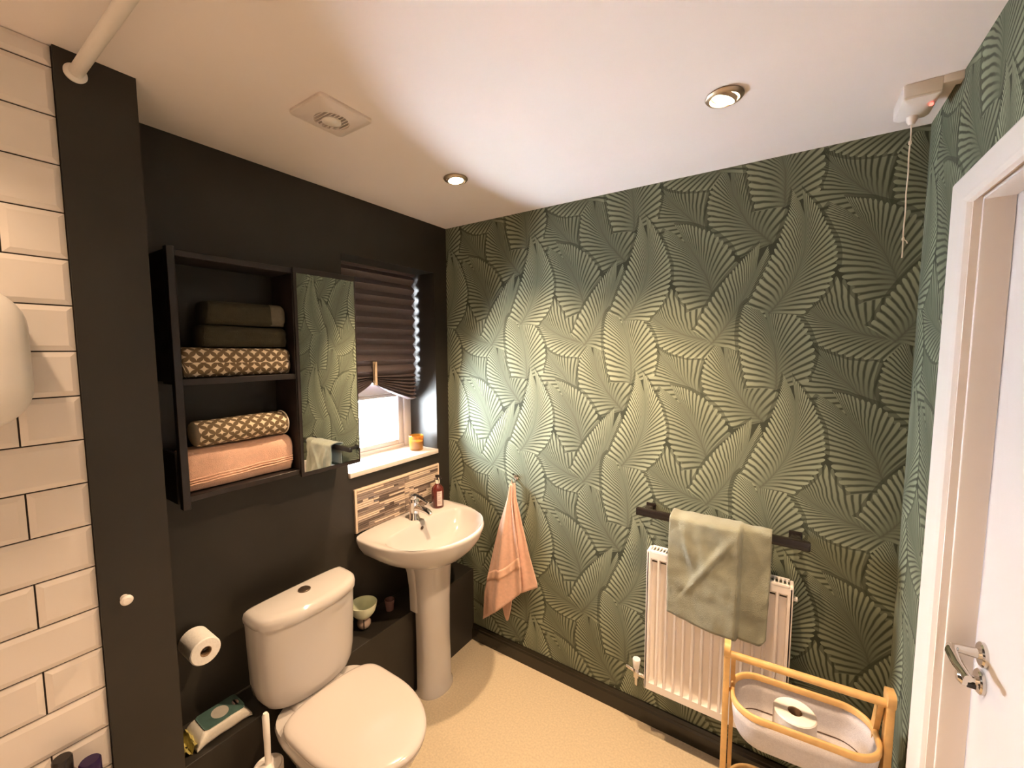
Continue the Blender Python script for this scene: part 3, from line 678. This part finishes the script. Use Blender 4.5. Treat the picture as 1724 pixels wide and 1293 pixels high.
# bath along the tiled end, mostly below the frame
T = thing('bathtub', (1.08, -1.87, 0), 'white bathtub below the tiled wall', 'bathtub')
m = MB(); x0, x1, y0, y1, z1 = .246, XR-.004, YF+.004, -1.52, .55
def br(z, i, rad): return [(px, py, z) for px, py in rrect((x0+x1)/2, (y0+y1)/2, (x1-x0)/2-i, (y1-y0)/2-i, rad, 6)]
m.loft([br(.515, .0, .02), br(z1-.006, 0, .02), br(z1, .006, .02), br(z1, .062, .12), br(z1-.02, .072, .13), br(.25, .11, .14), br(.17, .17, .12), br(.15, .24, .08)], (False, True)); m.build('tub', 'seat', T, angle=50)
MB().box(x0, x1, y1-.022, y1-.008, .0, .515).build('bath_panel', 'white', T)
for (px, py, hh, rr, capm, bodym, lab) in ((.285, -1.600, .178, .024, 'black', 'soap', 'bottle with a black cap on the bath edge'), (.300, -1.560, .146, .027, 'purple', 'purple', 'bottle with a purple cap on the bath edge')):
    T = thing('shampoo_bottle', (px, py, z1), lab, 'bottle', 'bottles on the bath edge'); c = (px, py, z1+.0003)
    MB().lathe([(0, 0), (rr, 0), (rr+.001, .003), (rr, hh-.05), (rr*.7, hh-.036), (0, hh-.036)], c, 'z', 24).build('bottle_body', bodym, T)
    MB().lathe([(0, hh-.036), (rr*.72, hh-.036), (rr*.72, hh-.004), (rr*.62, hh), (0, hh)], c, 'z', 20).build('cap', capm, T)
# shower curtain rod
T = thing('curtain_rod', (XC, -1.478, 2.255), 'white shower curtain rod running from the black pillar under the ceiling', 'curtain rod')
MB().tube([(XC+.006, -1.478, 2.255), (XR-.006, -1.478, 2.255)], .0125, 16).build('rod', 'plastic', T)
MB().lathe([(0, 0), (.019, 0), (.020, .005), (.0165, .010), (.0135, .012), (0, .012)], (XC, -1.478, 2.255), 'x', 28).build('end_flange', 'plastic', T)
MB().lathe([(0, 0), (.025, 0), (.026, -.005), (.018, -.012), (0, -.013)], (XR, -1.478, 2.255), 'x', 28).build('end_flange', 'plastic', T)

# ================================================================== CEILING ITEMS
c = (.500, -1.012, H)
T = thing('extractor_fan', c, 'square white extractor fan with round grille on the ceiling', 'extractor fan')
m = MB(); rings = []
for dz, hs, rd in ((0, .077, .010), (-.006, .078, .012), (-.010, .076, .012), (-.016, .062, .02), (-.018, .052, .04)):
    rings.append([(px, py, H+dz) for px, py in rrect(c[0], c[1], hs, hs+.004, rd, 6)])
rings.append([(c[0]+.047*math.cos(a_), c[1]+.047*math.sin(a_), H-.0185) for a_ in [PI/2*(k_//7)+PI/2*(k_ % 7)/6 for k_ in range(28)]])
rings.append([(c[0]+.045*math.cos(a_), c[1]+.045*math.sin(a_), H-.008) for a_ in [PI/2*(k_//7)+PI/2*(k_ % 7)/6 for k_ in range(28)]])
m.loft(rings, (False, False)); m.build('cover_plate', 'fanplate', T, angle=30)
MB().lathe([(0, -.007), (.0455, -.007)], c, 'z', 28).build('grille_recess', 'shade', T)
for k_ in range(9):
    yy = -.040+k_*.010; hw = math.sqrt(max(0, .0455**2-yy**2))
    MB().box(c[0]-hw, c[0]+hw, c[1]+yy-.0014, c[1]+yy+.0014, H-.018, H-.010).build('louvre', 'fanplate', T, smooth=False)
MB().lathe([(0.0, -.024), (.020, -.023), (.026, -.020), (.026, -.017), (0, -.017)], c, 'z', 28).build('centre_cap', 'plastic', T)
MB().box(c[0]-.062, c[0]-.054, c[1]-.034, c[1]-.022, H-.0150, H-.010).build('indicator', 'black', T)
# pull switch
T = thing('pull_switch', (1.85, -.22, H), 'white ceiling pull cord switch box in the corner with red neon', 'switch')
m = MB().box(1.815, 1.888, -.288, -.165, H-.034, H, bev=.003).build('mounting_box', 'plastic', T)
m = MB(); rings = []
for dz, i in ((-.034, .0), (-.038, .001), (-.046, .010), (-.050, .024)): rings.append([(px, py, H+dz) for px, py in rrect(1.8515, -.2265, .0365-i, .0615-i, .006, 4)])
m.loft(rings); m.build('switch_cover', 'plastic', T, angle=30)
MB().lathe([(.012, -.046), (.011, -.060), (.006, -.070), (0, -.070)], (1.848, -.205, H), 'z', 20).build('cord_boss', 'plastic', T)
MB().lathe([(0, -.049), (.004, -.049), (.004, -.054), (0, -.0545)], (1.874, -.262, H), 'z', 12).build('neon', 'red', T)
MB().box(1.888, XR, -.289, -.262, H-.020, H, bev=.002).build('cable_duct', 'plastic', T)
cx_, cy_ = 1.848, -.205
pts = [(cx_+.0006*math.sin(k_*.9), cy_+.0006*math.cos(k_*1.1), H-.07-.345*k_/24) for k_ in range(25)]
cdm = MB().tube(pts, .0016, 8).lathe([(0, .006), (.0035, .004), (.0038, -.003), (0, -.007)], (cx_, cy_, H-.115), 'z', 10)
cdm.lathe([(0, .006), (.003, .003), (.0033, -.003), (0, -.006)], (cx_, cy_, H-.365), 'z', 10).tube([(cx_, cy_, H-.365), (cx_+.007, cy_, H-.372), (cx_+.009, cy_, H-.378)], .0012, 6)
cdm.build('pull_cord', 'gauze', T)

# ================================================================== PALM WALL ITEMS
# hook + pink hand towel
T = thing('towel_hook', (.462, 0, .985), 'small chrome hook on the palm wallpaper', 'hook')
MB().lathe([(0, 0), (.013, 0), (.013, -.004), (0, -.005)], (.462, 0, .985), 'y', 20).build('hook_plate', 'chrome', T)
MB().tube([(.462, -.004, .978), (.462, -.020, .962), (.462, -.034, .958), (.462, -.042, .968), (.462, -.044, .985)], [.005, .0045, .004, .004, .0048], 10).tube([(.462, -.003, .992), (.462, -.018, 1.004), (.462, -.030, 1.008)], [.005, .004, .005], 10).build('hook_arm', 'chrome', T)
def interp(tab, t_):
    for (a, va), (b, vb) in zip(tab, tab[1:]):
        if t_ <= b: return lerp(va, vb, (t_-a)/(b-a) if b > a else 0)
    return tab[-1][1]
TW = thing('hand_towel', (.462, -.03, .95), 'salmon pink hand towel hanging from the chrome hook', 'towel')
def sheet(lx, rx, bot_l, bot_r, top, y0, amp, ph, nu=36, nv=44, freq=2.2, bulge=.0):
    m = MB()
    def fn(a, b):
        zb = lerp(bot_l, bot_r, a); z = lerp(top, zb, b)
        tt_ = (top-z)/(top-.18)
        x = lerp(interp(lx, tt_), interp(rx, tt_), a)
        pl_ = amp*(math.sin(a*freq*2*PI+ph)+.4*math.sin(a*freq*4.6*PI+ph*2))*(.35+.65*min(1, b*1.6))
        pl_ *= 1-.35*b
        y = y0-.010*math.sin(min(1, b*1.3)*PI*.5)+pl_-bulge*math.sin(a*PI)*min(1, b*3)+.003*nz(x*14, z*9, ph)
        return (x, min(-.006, y), z)
    m.grid(nu, nv, fn); return m
LX = [(0, .452), (.03, .446), (.10, .436), (.28, .388), (.55, .334), (.80, .288), (1.0, .276)]
RX = [(0, .470), (.03, .474), (.10, .480), (.28, .520), (.45, .560), (.62, .604), (1.0, .640)]
RX2 = [(0, .466), (.03, .470), (.10, .474), (.28, .498), (.50, .528), (.72, .538), (1.0, .545)]
def cloth(m, name, mt, par, th):
    o = m.build(name, mt, par, angle=180)
    sd = o.modifiers.new('thickness', 'SOLIDIFY'); sd.thickness = th; sd.offset = 0; return o
fl = sheet(LX, RX2, .176, .425, .962, -.048, .013, .6, freq=1.6, bulge=.016); fl = cloth(fl, 'front_layer', 'pink', TW, .005)
bl = sheet([(0, .456), (.1, .45), (.3, .45), (1, .44)], RX, .36, .455, .962, -.026, .006, 2.0, freq=1.0); cloth(bl, 'rear_layer', 'pink', TW, .005)
tl = MB()
def tail(a, b):
    z = lerp(.50, lerp(.33, .355, a)-.145*math.sin(a*PI)**.8, b); return (lerp(lerp(.36, .372, b), lerp(.47, .452, b), a), -.020+.006*math.sin(a*5), z)
tl.grid(14, 14, tail); cloth(tl, 'hanging_corner', 'pink', TW, .004)
bd = MB()
def band(a, b):
    zc = lerp(.455, .600, a)-.052*b+.006*math.sin(a*9)
    tt_ = (.962-zc)/(.962-.18); x = lerp(interp(LX, tt_), interp(RX2, tt_), a*.985+.004)
    bb = (.962-zc)/(.962-lerp(.176, .425, a))
    pl_ = .013*(math.sin(a*1.6*2*PI+.6)+.4*math.sin(a*1.6*4.6*PI+1.2))*(.35+.65*min(1, bb*1.6)); pl_ *= 1-.35*bb
    y = -.048-.010*math.sin(min(1, bb*1.3)*PI*.5)+pl_-.016*math.sin(a*PI)*min(1, bb*3)+.003*nz(x*14, zc*9, .6)
    return (x, min(-.006, y)-.0042, zc)
bd.grid(36, 4, band); part(cloth(bd, 'woven_band', 'pinkband', fl, .002), 'flat woven band')

# radiator
RX0, RX1, RZ0, RZ1, RYF, RYB = 1.157, 1.652, .230, .832, -.100, -.045
T = thing('radiator', ((RX0+RX1)/2, -.07, RZ0), 'white panel radiator with vertical flutes on the palm wall', 'radiator')
m = MB(); NFL = 14; pit_ = (RX1-RX0-.026)/NFL
xs = [RX0+.003]; dep = [0.0]
for i in range(NFL):
    a = RX0+.013+i*pit_
    for fx, d_ in ((.10, 0), (.20, 1), (.80, 1), (.90, 0)): xs.append(a+fx*pit_); dep.append(d_)
xs.append(RX1-.003); dep.append(0)
zs = [RZ0+.004, RZ0+.034, RZ0+.046, RZ0+.056, RZ1-.056, RZ1-.046, RZ1-.034, RZ1-.012]; zf = [0, 0, .75, 1, 1, .75, 0, 0]
m.loft([[(x, RYF+.016*d_*g_, z) for x, d_ in zip(xs, dep)] for z, g_ in zip(zs, zf)], (False, False), closed=False); m.build('front_panel', 'rad', T, angle=25)
for x0_, x1_ in ((RX0, RX0+.012), (RX1-.012, RX1)): MB().box(x0_, x1_, RYF, RYB, RZ0+.004, RZ1-.004, bev=.004).build('end_panel', 'rad', T)
MB().box(RX0+.012, RX1-.012, RYB-.004, RYB, RZ0+.004, RZ1-.02).build('back_panel', 'rad', T)
MB().box(RX0+.012, RX1-.012, RYF, RYF+.010, RZ1-.014, RZ1, bev=.004).box(RX0+.012, RX1-.012, RYB-.008, RYB, RZ1-.012, RZ1, bev=.003).build('grille_rail', 'rad', T)
for i in range(38):
    x = RX0+.020+i*(RX1-RX0-.040)/37
    MB().box(x-.0022, x+.0022, RYF+.010, RYB-.008, RZ1-.008, RZ1-.002).build('grille_bar', 'rad', T, smooth=False)
MB().box(RX0+.012, RX1-.012, RYF+.010, RYB-.008, RZ1-.05, RZ1-.04).build('grille_shade_sheet', 'shade', T)  # dark sheet standing in for the shade down inside the grille
for x in (RX0+.10, RX1-.10): MB().box(x-.02, x+.02, RYB, -.001, RZ0+.1, RZ1-.1).build('wall_bracket', 'rad', T)
vx, vy, vz = 1.118, -.072, .262
v = MB().lathe([(0, -.016), (.013, -.016), (.013, .016), (.010, .020), (0, .020)], (vx, vy, vz), 'z', 20).tube([(vx, vy, vz), (RX0+.001, vy, vz)], .010, 14).tube([(vx, vy, vz-.01), (vx, vy, vz-.048), (vx, vy+.012, vz-.062), (vx, -.001, vz-.064)], .0075, 14).build('valve', 'chrome', T); part(v, 'chrome radiator valve')
MB().lathe([(.010, .0), (.0125, .004), (.0165, .038), (.0155, .043), (0, .044)], (vx, vy, vz+.020), 'z', 20).build('valve_cap', 'plastic', v)
MB().tube([(vx, vy, vz+.004), (vx-.034, vy, vz+.014), (vx-.044, vy, vz+.016)], [.007, .0075, .006], 12).build('drain_stub', 'chrome', v)
MB().lathe([(0, 0), (.008, 0), (.008, .012), (0, .013)], (RX1, vy, RZ1-.055), 'x', 16).build('bleed_plug', 'plastic', T)
MB().lathe([(0, 0), (.012, 0), (.012, .014), (0, .014)], (RX1, vy, RZ0+.03), 'x', 16).tube([(RX1+.007, vy, RZ0+.03), (RX1+.007, -.001, RZ0+.03)], .0075, 12).build('lockshield_pipe', 'chrome', T)

# towel rail
T = thing('towel_rail', (1.40, 0, .975), 'black flat bar towel rail above the radiator', 'towel rail')
MB().box(1.104, 1.692, -.088, -.066, .958, .990, bev=.005).build('bar', 'black', T)
for x in (1.145, 1.650):
    MB().box(x-.014, x+.014, -.070, -.006, .966, .986, bev=.003).build('bracket', 'black', T)
    MB().box(x-.020, x+.020, -.008, 0, .962, .992, bev=.003).build('wall_plate', 'black', T)
# sage towel over the rail
m = MB(); TX0, TX1 = 1.250, 1.580
path = []                                    # (kind, y, z) front bottom -> over the bar -> back bottom
NV = 46
def towel_pt(a, b):
    x = lerp(TX0, TX1, a)
    zt_ = 1.004; zbot = lerp(.628, .588, sstep(.0, .85, a))-.008*math.sin(a*6)+.03*max(0, (a-.93)/.07)**2
    front = .026*(1-sstep(.71, .735, a))      # the nearer fold covers the left part
    bq = min(1, max(0, (b-.08)/.1))*min(1, max(0, (.60-b)/.12)); wr_ = .008*nz(x*11, b*6, 1)+.004*nz(x*30, b*15, 4)+.008*bq*(math.exp(-((a-.62+1.2*(.55-b))/.035)**2)+min(1, max(0, (b-.30)*9))*math.exp(-((a-.16-.5*(.55-b))/.035)**2)-1.1*min(1, max(0, (.30-b)*9))*math.exp(-((a-.10-1.1*(b-.12))/.022)**2)+.6*math.exp(-((a-.36-.1*(.5-b))/.04)**2)*min(1, max(0, (b-.3)*8)))
    if b < .62:
        k_ = b/.62; z = lerp(zbot, zt_-.012, k_); y = -.106-front-wr_-.024*(1-k_)**1.3*.6
    elif b < .76:
        k_ = (b-.62)/.14; th_ = k_*PI; y = -.077-(.029*(1 if th_ < PI/2 else .72)+front)*math.cos(th_)*(1 if th_ < PI/2 else .8)-wr_*(1-k_); z = zt_-.012+.014*math.sin(th_)+.003*nz(x*30, 3)
    else:
        k_ = (b-.76)/.24; y = -.0575+.004*k_; z = lerp(zt_-.012, .855, k_)
    return (x+.006*math.sin(z*9)*(a-.5), y, z)
m.grid(60, 70, towel_pt)
o = m.build('bath_towel', 'olive', None, angle=180); sd = o.modifiers.new('thickness', 'SOLIDIFY'); sd.thickness = .006; sd.offset = 0
tag(o, 'sage green towel folded over the black rail above the radiator', 'towel')

# ================================================================== BAMBOO CADDY
CA = 0.075; cc = Vector((1.678, -.302, 0))
T = thing('bamboo_caddy', cc, 'bamboo laundry stand with grey fabric basket by the radiator', 'basket stand', rotz=CA)
HX = .193
for sx in (-1, 1):
    m = MB(); x = sx*(HX+.006)
    m.box(x-.009, x+.009, -.020, .014, 0, .665, bev=.003)
    m.loft([[(x+dx, dy, z) for dx, dy in ((-.009, -.020-e), (.009, -.020-e), (.009, .014+e), (-.009, .014+e))] for z, e in ((.660, 0), (.672, .006), (.690, .006), (.699, .001), (.702, -.006))])
    m.build('front_post', 'bamboo', T, local=True)
    m = MB(); xi = sx*(HX-.012)
    m.bar((xi, .006, .655), (xi, .115, .30), .013, .026, up=(0, 1, 0)); m.bar((xi, .105, .33), (xi, .13, .0), .013, .022, up=(0, 1, 0)); m.build('rear_leg', 'bamboo', T, local=True)
    MB().box(sx*(HX-.016)-.004, sx*(HX-.016)+.012*0+.004, -.09, .12, .10, .118).build('side_rail', 'bamboo', T, local=True)
MB().tube([(-HX-.004, -.004, .663), (HX+.004, -.004, .663)], .0115, 18).build('top_rod', 'bamboo', T, local=True)
def basket(zr, dz, nm):
    hx_, hy = HX-.008, .100
    b = MB(); rings = []
    for z, i in ((zr-.004, .006), (zr-.05, .010), (zr-dz+.03, .014), (zr-dz+.010, .020), (zr-dz, .034)): rings.append([(px, py, z) for px, py in rrect(0, 0, hx_-i, hy-i, .072, 8)])
    b.loft(rings, (False, True)); o = b.build(nm, 'fabric', T, local=True, angle=60)
    sd = o.modifiers.new('thickness', 'SOLIDIFY'); sd.thickness = .004; sd.offset = 1
    pts = rrect(0, 0, hx_, hy, .080, 10); pin = rrect(0, 0, hx_-.011, hy-.011, .069, 10)
    rm = MB(); rm.loft([[(x, y, zr-.010) for x, y in pts], [(x, y, zr+.006) for x, y in pts], [(x, y, zr+.009) for x, y in rrect(0, 0, hx_-.003, hy-.003, .077, 10)], [(x, y, zr+.009) for x, y in rrect(0, 0, hx_-.008, hy-.008, .072, 10)], [(x, y, zr+.006) for x, y in pin], [(x, y, zr-.010) for x, y in pin], [(x, y, zr-.010) for x, y in pts]], (False, False))
    rm.build('basket_rim', 'bamboo', o, local=True, angle=50)
    sm_ = MB(); pts = [Vector((x, y, zr-dz+.010)) for x, y in rrect(0, 0, hx_-.024, hy-.024, .062, 8)]; sm_.tube(pts+[pts[0]], .0016, 6); sm_.build('seam', 'seam', o, local=True)
basket(.548, .112, 'upper_basket'); basket(.215, .135, 'lower_basket')
for sx in (-1, 1):
    for z in (.540, .205): MB().lathe([(0, 0), (.006, 0), (.006, .014), (0, .014)], (sx*(HX-.010)-.007, 0, z), 'x', 10).build('pivot_peg', 'bamboo', T, local=True)
rc = Matrix.Rotation(CA, 3, 'Z') @ Vector((-.012, .006, 0))+cc
paper_roll((rc.x, rc.y, .4385), 'z', .056, .019, .100, 'white toilet roll standing in the grey fabric basket', 'toilet rolls')
